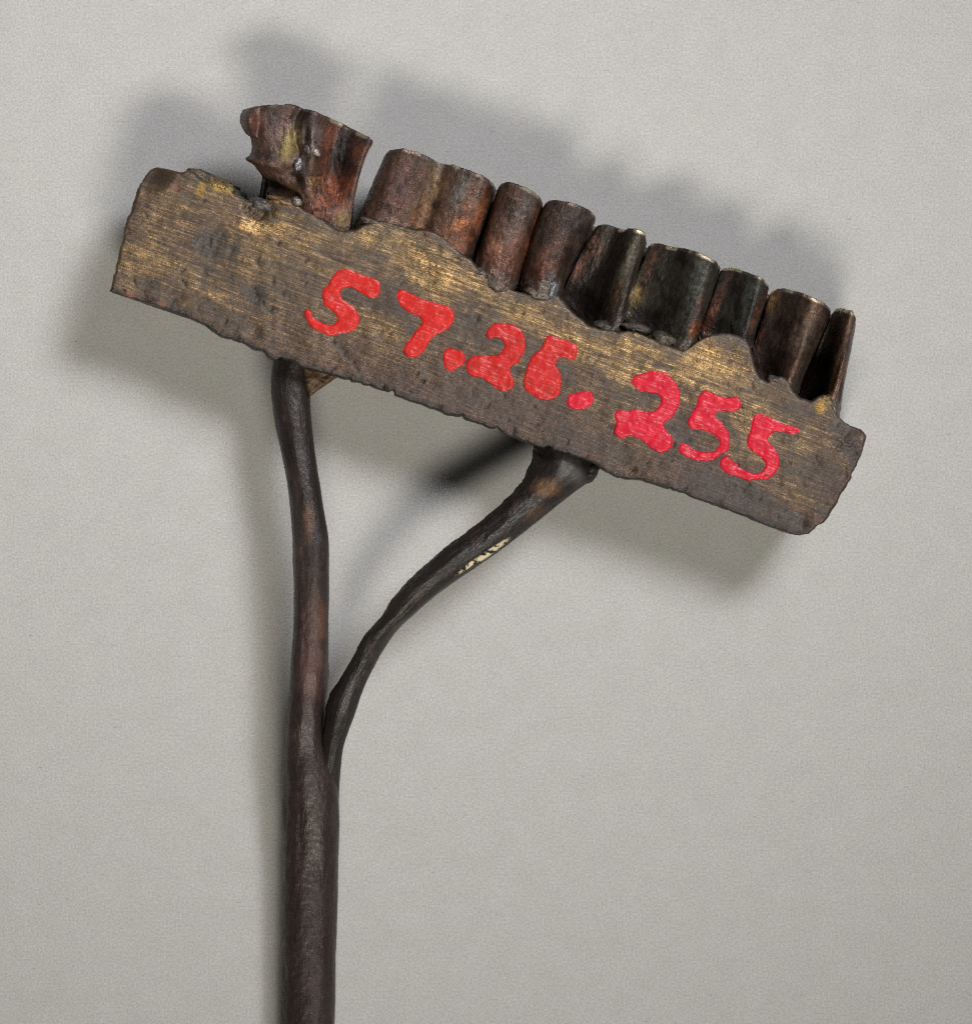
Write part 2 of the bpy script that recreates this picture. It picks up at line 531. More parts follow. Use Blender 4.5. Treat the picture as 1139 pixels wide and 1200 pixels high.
    return np.concatenate([c, bare[..., None]], -1)


def build_block():
    ns, nf, nz, nb = 940, 190, 26, 10
    s = np.linspace(0, 1, ns)
    B, T = by_u(BOT, s), by_u(TOP, s)
    # chipped outline
    jit = lambda seed, k: fbm(s * 870 / k, s * 0 + seed, seed, 3)
    perp = np.array([SA, -CA])
    B = B + perp * (1.3 * jit(5, 14) + 0.35 * jit(6, 3.5))[:, None]
    B = B + perp * (9 * np.clip(fbm(s * 870 / 13, s * 0 + 2, 91, 3) - .28, 0, 1))[:, None]
    T = T + perp * (1.1 * jit(7, 11) + 0.35 * jit(9, 3.5))[:, None]
    tt = np.concatenate([np.linspace(0, 1, nf), np.ones(nz), np.linspace(1, 0, nb), np.zeros(nz)])
    back = np.concatenate([np.zeros(nf), np.linspace(0, 1, nz + 2)[1:-1], np.ones(nb), np.linspace(1, 0, nz + 2)[1:-1]])
    P = B[None] * (1 - tt)[:, None, None] + T[None] * tt[:, None, None]
    le = np.interp(tt, *np.array(LEFT).T)[:, None] * sstep(0.10, 0, s)[None]
    ri = np.interp(tt, *np.array(RIGHT).T)[:, None] * sstep(0.88, 1, s)[None]
    edge = (1.1 * fbm(tt * 22, tt * 0 + 3, 17, 3) - 3 * np.clip(fbm(tt * 14, tt * 0 + 8, 19, 3) - .2, 0, 1))[:, None]
    P[..., 0] += (le + ri) * CA + edge * (-sstep(.02, 0, s) + sstep(.98, 1, s))[None]
    P[..., 1] += (le + ri) * SA
    und = 80 * (back ** 1.3)[:, None] * sstep(.16, 0, s)[None] - 30 * (back ** 1.3)[:, None] * sstep(.9, 1, s)[None]
    P[..., 0] += und * CA
    P[..., 1] += und * SA
    px, py = P[..., 0], P[..., 1]
    hgt = np.linalg.norm(T - B, axis=1)
    dist_t = (1 - tt)[:, None] * hgt[None]
    dist_b = tt[:, None] * hgt[None]
    dl = np.broadcast_to((s * 868)[None], px.shape)
    dr = np.broadcast_to(((1 - s) * 868)[None], px.shape)

    def rim(d, r):
        x = np.clip(1 - d / r, 0, 1)
        return r * (1 - np.sqrt(np.clip(1 - x * x, 0, 1)))
    wob = 1 + 0.5 * fbm(px / 16, py / 16, 25, 3)
    h = face_h(px, py) - rim(dist_t, 4.5 * wob) - rim(dist_b, 3.5 * wob) - rim(dl, 3.5 * wob) - rim(dr, 4 * wob)
    uu, vv = to_uv(px, py)
    h += 0.40 * scratch(SCR_LIGHT, uu, vv) - 0.40 * scratch(SCR_DARK, uu, vv)
    # worn, folded-over corner
    q = np.sqrt((px - 176) ** 2 + (py - 196) ** 2)
    h -= 16 * sstep(34, 4, q)
    q = np.sqrt((px - 1016) ** 2 + (py - 506) ** 2)
    h -= 10 * sstep(30, 4, q)
    hb = 6.0 + 2 * fbm(px / 40, py / 40, 33, 3)
    bk = back[:, None]
    h = h * (1 - bk) + hb * bk
    # rough sides
    side = (np.sin(np.pi * np.clip(bk, 0, 1)))
    rough = 2.2 * fbm(px / 18 + 3 * bk, 6 * bk + px / 30, 27, 3) * side
    px2, py2 = px + rough * SA, py - rough * CA
    V = Wp(px2, py2, h)
    nr, nc = px.shape
    F = grid_faces(nr, nc, wrap_r=True)
    # caps: fan the end loops to a centre
    Vf = V.reshape(-1, 3)
    uvu, uvv = to_uv(px, py)
    uv = np.stack([uvu / 100, uvv / 100, h / 100], -1).reshape(-1, 3)
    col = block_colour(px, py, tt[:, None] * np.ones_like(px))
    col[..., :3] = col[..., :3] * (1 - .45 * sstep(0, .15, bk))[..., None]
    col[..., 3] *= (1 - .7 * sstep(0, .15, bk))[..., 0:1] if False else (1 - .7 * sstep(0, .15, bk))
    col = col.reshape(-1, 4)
    tris = []
    for ci, fl in ((0, True), (nc - 1, False)):
        ring = np.arange(nr) * nc + ci
        half = nf + nz // 2
        # strip the loop: pair front rows with back rows
        front = ring[:nf]
        backr = ring[nf + nz:nf + nz + nb]
        fi = np.linspace(0, nf - 1, nf)
        bm = backr[::-1][np.clip(np.round(fi / (nf - 1) * (nb - 1)).astype(int), 0, nb - 1)]
        q4 = np.stack([front[:-1], front[1:], bm[1:], bm[:-1]], -1)
        tris.append(q4 if not fl else q4[:, ::-1])
    F = np.concatenate([F] + tris)
    return mesh_obj('head_block', Vf, F, M_block, tool, col, uv)


block = build_block()
block['label'] = 'filed bronze bar carrying the red number'


# ------------------------------------------------------------------ painted number
def poly_sdf(X, Y, poly):
    P = np.asarray(poly, float)
    d = np.full(X.shape, 1e9)
    ins = np.zeros(X.shape, bool)
    for i in range(len(P)):
        ax, ay = P[i]
        bx, by = P[(i + 1) % len(P)]
        ex, ey = bx - ax, by - ay
        t = np.clip(((X - ax) * ex + (Y - ay) * ey) / max(ex * ex + ey * ey, 1e-9), 0, 1)
        d = np.minimum(d, (X - ax - t * ex) ** 2 + (Y - ay - t * ey) ** 2)
        c = ((ay > Y) != (by > Y))
        with np.errstate(divide='ignore', invalid='ignore'):
            xi = ax + (Y - ay) / (by - ay if by != ay else 1e-9) * ex
        ins ^= c & (X < xi)
    d = np.sqrt(d)
    return np.where(ins, -d, d)


def painted(name, poly, org, mat, seed, ragged=0.0):
    P = np.array(poly, float) / 3.164 + np.array(org)
    P = np.vstack([P, P[:1]])
    P = resample(P, len(P) * 4)[:-1]
    st = 0.75
    x = np.arange(P[:, 0].min() - 4, P[:, 0].max() + 4, st)
    y = np.arange(P[:, 1].min() - 4, P[:, 1].max() + 4, st)
    X, Y = np.meshgrid(x, y, indexing='ij')
    u, v = to_uv(X, Y)
    sd = poly_sdf(X, Y, P) + 0.6 * fbm(X / 3.5, Y / 3.5, seed, 3) + ragged * fbm(u / 12, v / 1.6, seed + 5, 3)
    gx_, gy_ = np.gradient(sd, st)
    # pull outside corner vertices back on to the outline
    pull = np.clip(sd, 0, 1.2)
    Xp, Yp = X - pull * gx_, Y - pull * gy_
    keep = sd < 0
    cell = keep[:-1, :-1] | keep[1:, :-1] | keep[:-1, 1:] | keep[1:, 1:]
    nr, nc = X.shape
    I = np.arange(nr * nc).reshape(nr, nc)
    q = np.stack([I[:-1, :-1], I[:-1, 1:], I[1:, 1:], I[1:, :-1]], -1)[cell]
    thick = 1.1 * sstep(0.0, -2.6, sd) + 0.5 * fbm(u / 20, v / 2.2, seed + 9, 2) + .4 * fbm(X / 6, Y / 6, seed + 3, 2)
    h = face_h(X, Y) + .35 * sstep(.9, -.4, sd) + np.maximum(thick, 0) * sstep(0.2, -.8, sd)
    V = Wp(Xp, Yp, h).reshape(-1, 3)
    used = np.unique(q)
    remap = np.full(nr * nc, -1)
    remap[used] = np.arange(len(used))
    uv = np.stack([u / 100, v / 100, 0 * u], -1).reshape(-1, 3)[used]
    return mesh_obj(name, V[used], remap[q], mat, block, None, uv)


ZA, ZB = (340, 290), (680, 400)
DIG = [
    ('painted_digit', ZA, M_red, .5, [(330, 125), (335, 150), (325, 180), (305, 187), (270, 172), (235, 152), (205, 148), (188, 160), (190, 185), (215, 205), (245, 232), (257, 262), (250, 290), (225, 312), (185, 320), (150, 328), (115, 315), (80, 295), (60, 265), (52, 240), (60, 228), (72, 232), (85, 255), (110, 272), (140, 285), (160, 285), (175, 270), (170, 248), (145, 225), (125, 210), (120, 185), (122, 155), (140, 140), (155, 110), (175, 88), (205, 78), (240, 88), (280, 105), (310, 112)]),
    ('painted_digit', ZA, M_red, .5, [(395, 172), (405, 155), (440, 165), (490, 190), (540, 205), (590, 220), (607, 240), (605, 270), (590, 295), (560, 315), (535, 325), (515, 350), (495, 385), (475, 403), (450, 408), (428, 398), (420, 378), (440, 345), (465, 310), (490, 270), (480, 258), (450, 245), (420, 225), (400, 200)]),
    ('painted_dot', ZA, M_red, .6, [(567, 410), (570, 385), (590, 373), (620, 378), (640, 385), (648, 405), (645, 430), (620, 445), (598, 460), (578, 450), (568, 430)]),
    ('painted_digit', ZA, M_thin, 1.2, [(722, 325), (735, 300), (755, 282), (790, 280), (830, 285), (860, 310), (872, 345), (868, 385), (850, 420), (820, 445), (815, 460), (830, 490), (825, 520), (800, 535), (770, 525), (740, 505), (710, 485), (680, 478), (655, 460), (652, 430), (670, 405), (710, 400), (750, 402), (780, 390), (795, 365), (785, 342), (760, 335), (740, 342)]),
    ('painted_digit', ZA, M_thin, 1.6, [(945, 335), (960, 325), (1000, 335), (1040, 350), (1065, 368), (1062, 400), (1045, 418), (1010, 410), (990, 415), (985, 430), (1000, 460), (1003, 500), (1000, 540), (975, 560), (940, 567), (900, 550), (870, 525), (864, 490), (875, 455), (885, 420), (910, 390), (935, 365)]),
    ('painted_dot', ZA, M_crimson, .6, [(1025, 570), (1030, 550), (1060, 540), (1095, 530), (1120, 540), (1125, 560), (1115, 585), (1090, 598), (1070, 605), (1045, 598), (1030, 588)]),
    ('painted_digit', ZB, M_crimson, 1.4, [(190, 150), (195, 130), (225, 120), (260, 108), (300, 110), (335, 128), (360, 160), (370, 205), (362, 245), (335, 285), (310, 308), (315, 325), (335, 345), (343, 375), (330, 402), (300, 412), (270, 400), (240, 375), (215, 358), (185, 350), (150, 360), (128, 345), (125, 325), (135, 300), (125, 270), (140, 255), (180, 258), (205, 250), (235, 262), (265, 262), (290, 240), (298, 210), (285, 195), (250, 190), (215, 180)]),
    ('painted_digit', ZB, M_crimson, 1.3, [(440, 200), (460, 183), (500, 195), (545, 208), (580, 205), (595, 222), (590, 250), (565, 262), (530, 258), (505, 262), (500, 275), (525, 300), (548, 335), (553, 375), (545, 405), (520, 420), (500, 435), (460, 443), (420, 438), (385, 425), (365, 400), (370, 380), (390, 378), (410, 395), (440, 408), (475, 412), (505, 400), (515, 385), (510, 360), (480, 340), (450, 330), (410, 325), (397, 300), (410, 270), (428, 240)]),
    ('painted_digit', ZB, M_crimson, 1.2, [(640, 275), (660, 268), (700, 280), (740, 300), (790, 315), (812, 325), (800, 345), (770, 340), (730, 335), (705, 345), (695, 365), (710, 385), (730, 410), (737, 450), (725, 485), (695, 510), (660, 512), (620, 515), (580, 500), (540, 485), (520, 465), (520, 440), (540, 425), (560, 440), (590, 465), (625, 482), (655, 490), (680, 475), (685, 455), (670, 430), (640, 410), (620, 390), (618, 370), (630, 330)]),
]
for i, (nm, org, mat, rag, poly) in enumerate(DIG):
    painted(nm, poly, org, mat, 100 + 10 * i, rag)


# ------------------------------------------------------------------ fluted copper edge
def sheet(name, P, colfn, thick=9.0, rough=1.0, seed=0, uvk=100.0, parent=None, mat=None):
    """P (nv, na, 3) plan px + height below the front face -> a sheet of real thickness.
    row 0 = top rim, last row = foot"""
    nv, na, _ = P.shape
    a = np.r_[0, np.cumsum(np.linalg.norm(np.diff(P[nv // 2], axis=0), axis=1))]
    b = np.r_[0, np.cumsum(np.linalg.norm(np.diff(P[:, na // 2], axis=0), axis=1))]
    A, Bv = np.meshgrid(a, b, indexing='xy')
    du = np.gradient(P, axis=1)
    dv = np.gradient(P, axis=0)
    Pw = P.copy()
    Nn = np.cross(du, dv)
    Nn /= np.maximum(np.linalg.norm(Nn, axis=-1, keepdims=True), 1e-9)
    sgn = np.sign(np.mean(Nn[..., 2]))
    Nn *= sgn
    disp = rough * (0.8 * fbm(A / 18, Bv / 34, seed, 3) + 0.7 * fbm(A / 4, Bv / 6, seed + 3, 3))
    foot = sstep(0.72, 1.0, Bv / Bv.max())
    disp += rough * foot * (2.6 * fbm(A / 7, Bv / 7, seed + 6, 3) + 1.2)
    top = 1 - np.clip(Bv / 3.4, 0, 1)
    front = P + Nn * disp[..., None]
    # ragged rim
    front[..., 1] += (1 - sstep(0, 12, Bv)) * 1.5 * rough * fbm(A / 8, A * 0, seed + 8, 3)
    front = front - Nn * (1.3 * top)[..., None]
    bk = P - Nn * thick
    bk = bk - 0
    bk = bk + Nn * (2.4 * top)[..., None]
    rows = np.concatenate([front[::-1], bk], 0)            # foot->rim (front), rim->foot (back)
    rows_h = HF + rows[..., 2]
    V = Wp(rows[..., 0], rows[..., 1], np.maximum(rows_h, 3.0))
    nr = rows.shape[0]
    F = grid_faces(nr, na, wrap_r=True)
    # side edges
    cap = []
    for ci in (0, na - 1):
        r = np.arange(nr) * na + ci
        f, bb = r[:nv], r[nv:][::-1]
        q = np.stack([f[:-1], f[1:], bb[1:], bb[:-1]], -1)
        cap.append(q if ci else q[:, ::-1])
    F = np.concatenate([F] + cap)
    if sgn > 0:
        pass
    c = colfn(P[..., 0], P[..., 1], A, Bv / Bv.max(), P[..., 2])
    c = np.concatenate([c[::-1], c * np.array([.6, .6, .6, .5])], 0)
    uv = np.stack([np.concatenate([A[::-1], A]) / uvk, np.concatenate([Bv[::-1], Bv]) / uvk,
                   np.concatenate([0 * A, 0 * A + .1])], -1)
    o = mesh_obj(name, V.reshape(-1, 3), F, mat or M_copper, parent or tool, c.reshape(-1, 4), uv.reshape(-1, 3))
    return o


def loft(top, bot, na=90, nv=110, waist=0.0, mid=None):
    T, B = resample(top, na), resample(bot, na)
    t = np.linspace(0, 1, nv)[:, None, None]
    P = T[None] * (1 - t) + B[None] * t
    if mid is not None:
        P = P + 4 * t * (1 - t) * np.asarray(mid)[None, None]
    P[..., 2] += waist * 4 * (t * (1 - t))[..., 0] * (1 if True else 0)
    return P


def copper_colour(base, patches, seed, dark_top=0.35, foot_col=None, bare=.5, rim=.35):
    def fn(px, py, A, t, z):
        c = np.broadcast_to(np.asarray(base), px.shape + (3,)).copy()
        L = fbm(A / 7, t * 2.2, seed + 1, 4)
        n = fbm(px / 16, py / 16, seed + 2, 4)
        fg = fbm(px / 3.2, py / 3.2, seed + 9, 3)
        c = c * (1 + .35 * fg[..., None])
        c = c * (1 + .45 * L + .3 * n)[..., None]
        for x, y, rx, ry, col, w in patches:
            m = blob(px, py, x, y, rx, ry, ang=math.radians(-70), edge=.85, seed=seed + 3, ns=10)
            c = mixc(c, np.asarray(col), np.clip(m * w * (.75 + 1.0 * fg + .7 * L), 0, .92))
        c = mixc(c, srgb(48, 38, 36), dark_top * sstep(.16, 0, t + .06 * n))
        blk = sstep(.12, .4, fbm(px / 12, py / 20, seed + 5, 4) + .2 * fg)
        c = mixc(c, srgb(34, 29, 27), blk * .6)
        if foot_col is not None:
            c = mixc(c, foot_col, sstep(.82, .98, t + .1 * n) * .7)
        b = np.clip(bare + .4 * n, 0.05, 1)
        rim_glint = sstep(.040, .015, t) * np.maximum(sstep(.05, .3, fbm(A / 17, A * 0 + 2, seed + 11, 3)), .9 * sstep(-6, 0, z) * (rim > .5))
        rim_glint = rim_glint * rim
        c = mixc(c, srgb(214, 196, 166), rim_glint * .8)  # pale rim colour paints the edge glints as bare metal
        b = np.maximum(b, rim_glint)
        return np.concatenate([np.clip(c, .003, 1), b[..., None]], -1)
    return fn


RED, ORG, OCH = srgb(106, 66, 54), srgb(140, 84, 56), srgb(124, 98, 62)
UMB, BLK, GRN, PNK = srgb(90, 66, 56), srgb(40, 36, 35), srgb(72, 72, 64), srgb(140, 100, 88)
SOLD = srgb(96, 88, 80)

PIECES = [  # patches also paint shade in the hollows and light on the ridges
    # the wide double flute
    dict(top=[(452, 182, -48), (453, 177, -28), (458, 174, -12), (470, 174, -4), (488, 178, -3), (503, 184, -6), (513, 190, -12), (521, 193, -13), (530, 193, -8), (545, 198, -4), (560, 203, -4), (572, 209, -9), (579, 215, -24), (581, 219, -50)],
         bot=[(410, 276, -48), (412, 274, -30), (419, 273, -14), (432, 272, -5), (450, 275, -3), (468, 280, -5), (482, 284, -11), (490, 288, -13), (500, 292, -7), (514, 302, -2), (528, 312, -2), (540, 318, -8), (546, 320, -24), (548, 321, -50)],
         base=srgb(84, 62, 51), patches=[(470, 215, 30, 14, srgb(84, 58, 58), .7), (505, 232, 40, 8, OCH, .9), (545, 262, 34, 16, ORG, .85), (530, 275, 24, 12, srgb(150, 90, 56), .6), (492, 255, 24, 8, ORG, .5), (540, 225, 40, 9, srgb(84, 84, 80), .7), (560, 225, 26, 6, srgb(90, 88, 84), .5), (515, 188, 10, 16, srgb(110, 104, 94), .6), (566, 240, 40, 4, srgb(140, 80, 50), .6)], seed=200, na=130),
    dict(top=[(584, 224, -50), (585, 217, -24), (590, 213, -8), (603, 215, -2), (620, 221, -2), (631, 228, -9), (636, 235, -24), (637, 242, -50)],
         bot=[(553, 312, -48), (555, 316, -22), (562, 326, -6), (574, 336, 1), (586, 341, 1), (597, 341, -8), (602, 339, -22), (604, 336, -50)],
         base=srgb(80, 58, 48), patches=[(608, 260, 40, 8, srgb(82, 78, 74), .6), (620, 240, 20, 6, srgb(100, 90, 86), .5), (575, 300, 26, 9, RED, .8), (578, 292, 12, 9, srgb(160, 112, 90), .6), (598, 300, 34, 7, RED, .7), (622, 275, 34, 3, srgb(150, 84, 58), .7)], seed=230, na=80),
    dict(top=[(638, 244, -50), (639, 238, -24), (645, 234, -8), (660, 235, -1), (678, 240, -1), (690, 246, -8), (697, 252, -24), (699, 259, -50)],
         bot=[(608, 337, -50), (611, 340, -22), (618, 346, -6), (630, 350, 1), (641, 351, 0), (649, 351, -8), (654, 349, -22), (656, 347, -50)], mid=(-5, 1, 0),
         base=srgb(70, 54, 46), patches=[(665, 262, 26, 9, srgb(52, 48, 48), .8), (683, 258, 22, 6, srgb(92, 86, 84), .7), (640, 300, 30, 5, RED, .7), (632, 318, 20, 10, srgb(116, 70, 54), .6), (655, 300, 24, 8, srgb(110, 80, 68), .5), (645, 335, 10, 9, srgb(150, 148, 150), .6)], seed=260, na=80),
    # hollow with a thin standing fold
    dict(top=[(697, 266, -52), (700, 263, -42), (708, 264, -36), (720, 267, -34), (730, 268, -22), (738, 267, -8), (747, 268, -2), (755, 271, -5), (758, 277, -22), (758, 284, -50)],
         bot=[(655, 350, -70), (659, 362, -82), (670, 378, -84), (686, 391, -60), (698, 396, -30), (708, 396, -8), (716, 392, -3), (723, 384, -4), (728, 376, -20), (730, 370, -52)],
         base=srgb(60, 52, 47), patches=[(692, 288, 13, 12, srgb(150, 106, 92), .9), (690, 345, 26, 16, BLK, .9), (735, 300, 40, 4, srgb(110, 108, 92), .7), (712, 375, 14, 14, srgb(70, 66, 62), .6), (676, 312, 12, 7, srgb(116, 64, 52), .6), (722, 345, 18, 5, OCH, .5), (714, 285, 26, 6, srgb(52, 50, 46), .7)], seed=290, na=110),
    dict(top=[(759, 290, -52), (761, 285, -46), (769, 285, -40), (781, 288, -33), (795, 290, -24), (808, 293, -10), (821, 297, -2), (833, 302, -2), (841, 308, -12), (845, 316, -50)],
         bot=[(729, 366, -52), (733, 380, -58), (748, 397, -56), (766, 408, -42), (781, 414, -20), (794, 416, -4), (804, 413, -2), (811, 406, -12), (814, 400, -50)],
         base=srgb(58, 54, 48), patches=[(763, 310, 24, 5, srgb(112, 70, 58), .7), (744, 345, 14, 9, srgb(128, 104, 62), .85), (772, 340, 40, 9, BLK, .7), (815, 335, 44, 7, srgb(84, 88, 80), .8), (815, 385, 10, 5, srgb(150, 84, 50), .8), (783, 392, 16, 12, srgb(96, 90, 80), .6), (818, 360, 14, 4, srgb(120, 60, 50), .5)], seed=320, na=90),
    dict(top=[(845, 322, -50), (846, 314, -38), (856, 313, -31), (869, 317, -21), (880, 321, -8), (891, 325, -2), (898, 330, -9), (901, 338, -50)],
         bot=[(817, 386, -50), (820, 398, -42), (833, 407, -38), (846, 411, -26), (858, 412, -7), (868, 411, -1), (876, 409, -10), (880, 405, -50)],
         base=srgb(56, 52, 48), patches=[(838, 360, 24, 5, srgb(124, 70, 52), .6), (876, 350, 34, 8, srgb(76, 80, 74), .8), (850, 335, 20, 6, srgb(90, 62, 52), .5), (826, 380, 12, 6, srgb(140, 80, 52), .7), (888, 366, 24, 3, srgb(130, 76, 54), .6)], seed=350, na=80),
    dict(top=[(901, 350, -58), (903, 341, -50), (914, 338, -42), (928, 340, -28), (941, 344, -8), (954, 349, -1), (965, 354, -5), (972, 360, -20), (974, 368, -60)],
         bot=[(876, 430, -58), (881, 446, -56), (891, 458, -48), (902, 463, -28), (911, 464, -8), (918, 465, -1), (925, 466, -7), (930, 466, -22), (932, 462, -60)],
         base=srgb(72, 58, 50), patches=[(905, 348, 12, 6, srgb(150, 110, 66), .8), (895, 400, 40, 9, srgb(54, 44, 40), .8), (937, 390, 50, 8, srgb(106, 86, 74), .8), (955, 360, 14, 10, srgb(120, 88, 70), .6), (922, 440, 24, 8, srgb(112, 76, 60), .7), (892, 395, 12, 5, srgb(120, 64, 50), .5)], seed=380, na=90),
    dict(top=[(975, 368, -62), (977, 363, -58), (982, 361, -50), (987, 362, -24), (992, 363, -7), (998, 365, -2), (1002, 369, -5), (1003, 374, -26), (1003, 380, -60)],
         bot=[(933, 472, -112), (939, 480, -118), (951, 482, -112), (962, 478, -60), (966, 477, -18), (972, 480, -3), (979, 486, -4), (981, 488, -26), (981, 490, -60)],
         base=srgb(78, 62, 52), patches=[(955, 430, 60, 16, srgb(34, 28, 26), .95), (990, 400, 30, 4, srgb(120, 84, 68), .7), (978, 450, 26, 5, srgb(124, 86, 62), .7), (985, 372, 10, 8, srgb(100, 74, 62), .5)], seed=410, na=110),
]
for p in PIECES:
    P = loft(p['top'], p['bot'], p['na'], 120, mid=p.get('mid'))
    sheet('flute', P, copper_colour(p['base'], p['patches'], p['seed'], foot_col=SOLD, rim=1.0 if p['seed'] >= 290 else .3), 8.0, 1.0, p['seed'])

# added plain wall behind the flutes, blocks light so the gaps stay dark
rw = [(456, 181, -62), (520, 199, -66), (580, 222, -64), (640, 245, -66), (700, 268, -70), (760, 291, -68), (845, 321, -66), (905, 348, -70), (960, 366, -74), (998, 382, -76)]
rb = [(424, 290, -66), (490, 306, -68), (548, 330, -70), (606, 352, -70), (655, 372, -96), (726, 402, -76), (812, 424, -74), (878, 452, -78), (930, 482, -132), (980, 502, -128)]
sheet('added_rear_blocker', loft(rw, rb, 220, 60), copper_colour(srgb(52, 44, 40), [], 440, bare=.1), 10, .8, 440)


# the broken tube at the other end
def build_tube():
    left = [(318, 246), (313, 232), (312, 224), (314, 216), (307, 207), (301, 199), (296, 192), (290, 188), (288, 186), (293, 181), (295, 176), (295, 168), (294, 161), (287, 155), (283, 148), (281, 139), (284, 130), (290, 125)]
    right = [(409, 280), (410, 265), (412, 252), (415, 236), (418, 222), (420, 212), (424, 198), (428, 187), (433, 175), (437, 168), (438, 164)]
    nv, na = 150, 170
    L = resample(left, nv)[::-1]
    R = resample(right, nv)[::-1]
    s = np.linspace(0, 1, na)[None, :, None]
    t = np.linspace(0, 1, nv)[:, None]
    P2 = L[:, None] * (1 - s) + R[:, None] * s
    P = np.concatenate([P2, np.zeros((nv, na, 1))], -1)
    S = s[..., 0] * np.ones((nv, 1))
    arch = np.interp(S, [0, .05, .16, .35, .5, .72, .9, 1], [0, 3, 9, 16, 16, 11, 4, 0])
    P[..., 1] -= arch * (1 - sstep(0, .35, t))
    zz = np.interp(S, [0, .03, .08, .18, .30, .38, .43, .50, .57, .64, .74, .84, .93, .98, 1],
                   [-34, -20, -14, -10, -9, -14, -20, -4, -5, -15, -27, -24, -13, -8, -14])
    zz2 = np.interp(S, [0, .05, .15, .30, .45, .55, .65, .78, .9, 1], [-50, -44, -36, -24, -10, -6, -6, -10, -10, -16])
    k = sstep(.45, .85, t)
    P[..., 2] = zz * (1 - k) + zz2 * k
    # smooth the profile a little
    ker = np.hanning(15); ker /= ker.sum()
    pad = np.pad(P[..., 2], ((0, 0), (7, 7)), 'edge')
    P[..., 2] = sum(ker[i] * pad[:, i:i + na] for i in range(15))
    for x, y, rx, ry, d in [(367, 172, 9, 15, 8), (350, 192, 6, 9, 7), (291, 141, 10, 14, 15), (302, 150, 5, 16, -6), (340, 165, 10, 22, 5), (358, 165, 4, 22, -6), (335, 205, 16, 12, -5), (352, 225, 12, 8, 7), (330, 150, 5, 18, -2),
                            (318, 185, 10, 14, 3), (372, 250, 14, 6, 4)]:
        P[..., 2] += d * np.exp(-(((P[..., 0] - x) / rx) ** 2 + ((P[..., 1] - y) / ry) ** 2))
    # knob rolled at the corner
    pat = [(318, 150, 30, 24, srgb(96, 72, 66), .7), (300, 140, 10, 10, srgb(120, 78, 66), .6), (341, 164, 20, 8, srgb(132, 116, 66), .85), (336, 178, 10, 9, srgb(136, 122, 72), .8), (366, 170, 16, 8, srgb(128, 118, 116), .9),
           (350, 193, 8, 6, srgb(140, 140, 150), .9), (384, 168, 20, 7, srgb(124, 70, 52), .9), (384, 182, 14, 6, srgb(138, 76, 54), .7), (400, 180, 28, 12, srgb(30, 26, 26), 1.0), (394, 200, 20, 12, srgb(28, 26, 26), .95), (400, 186, 28, 13, srgb(24, 21, 21), 1.0), (398, 194, 20, 10, srgb(24, 21, 21), .9), (380, 226, 26, 12, srgb(138, 76, 50), .9),
           (404, 218, 24, 8, srgb(128, 70, 48), .85), (392, 240, 14, 14, srgb(120, 66, 46), .6), (422, 172, 14, 8, srgb(100, 60, 46), .7), (368, 214, 10, 8, srgb(150, 110, 60), .7), (330, 200, 20, 14, srgb(110, 80, 70), .6), (350, 210, 14, 10, srgb(60, 44, 40), .7),
           (340, 228, 14, 8, srgb(126, 92, 60), .8), (400, 258, 10, 8, srgb(120, 100, 60), .7)]  # near-black patches paint shade into the hollow, silvery ones a highlight
    return sheet('broken_tube', P, copper_colour(srgb(80, 60, 52), pat, 470, dark_top=.5, bare=.45), 8, .8, 470)


tube = build_tube()
tube['label'] = 'broken copper tube with a rolled corner and a torn left side'
# dark far side of that tube and the torn lip beside it
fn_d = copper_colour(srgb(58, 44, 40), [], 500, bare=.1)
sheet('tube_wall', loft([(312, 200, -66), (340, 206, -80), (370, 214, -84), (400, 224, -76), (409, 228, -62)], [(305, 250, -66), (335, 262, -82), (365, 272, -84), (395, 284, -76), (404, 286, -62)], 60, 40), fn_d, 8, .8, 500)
fn_l = copper_colour(srgb(96, 82, 62), [(262, 216, 10, 14, OCH, .9), (240, 205, 8, 8, srgb(44, 36, 32), .9)], 510, bare=.3)
sheet('torn_lip', loft([(224, 197, -14), (232, 197, -20), (246, 202, -24), (260, 208, -20), (272, 214, -16), (277, 222, -20)], [(220, 212, -12), (230, 218, -18), (244, 224, -16), (258, 230, -10), (268, 234, -8), (276, 240, -14)], 70, 40), fn_l, 8, .9, 510)


# ------------------------------------------------------------------ solder beads
def bead(x, y, z, rx, ry, rz, col, bare, seed, ang=ANG):
    n, m = 28, 18
    th = np.linspace(0, 2 * math.pi, n, endpoint=False)[None]
    ph = np.linspace(0.02, math.pi - 0.02, m)[:, None]
    sx, sy, sz = np.sin(ph) * np.cos(th), np.sin(ph) * np.sin(th), np.cos(ph) + 0 * th
    r = 1 + .38 * fbm(sx * 1.7 + 5 + sz, sy * 1.7 + sz * 1.3, seed, 3)
    a, b, c = sx * r * rx, sy * r * ry, sz * r * rz
    X = x + a * math.cos(ang) - b * math.sin(ang)
    Yy = y + a * math.sin(ang) + b * math.cos(ang)
    V = Wp(X, Yy, HF + z + c)
    cc = np.concatenate([np.broadcast_to(col, V.shape).copy() * (1 + .5 * fbm(X / 5, Yy / 5, seed + 1, 3))[..., None], np.full(V.shape[:2] + (1,), bare)], -1)
    uv = np.stack([X / 100, Yy / 100, c / 100], -1)
    return mesh_obj('solder_bead', V.reshape(-1, 3), grid_faces(m, n, wrap_c=True, flip=True), M_copper, tool, cc.reshape(-1, 4), uv.reshape(-1, 3))


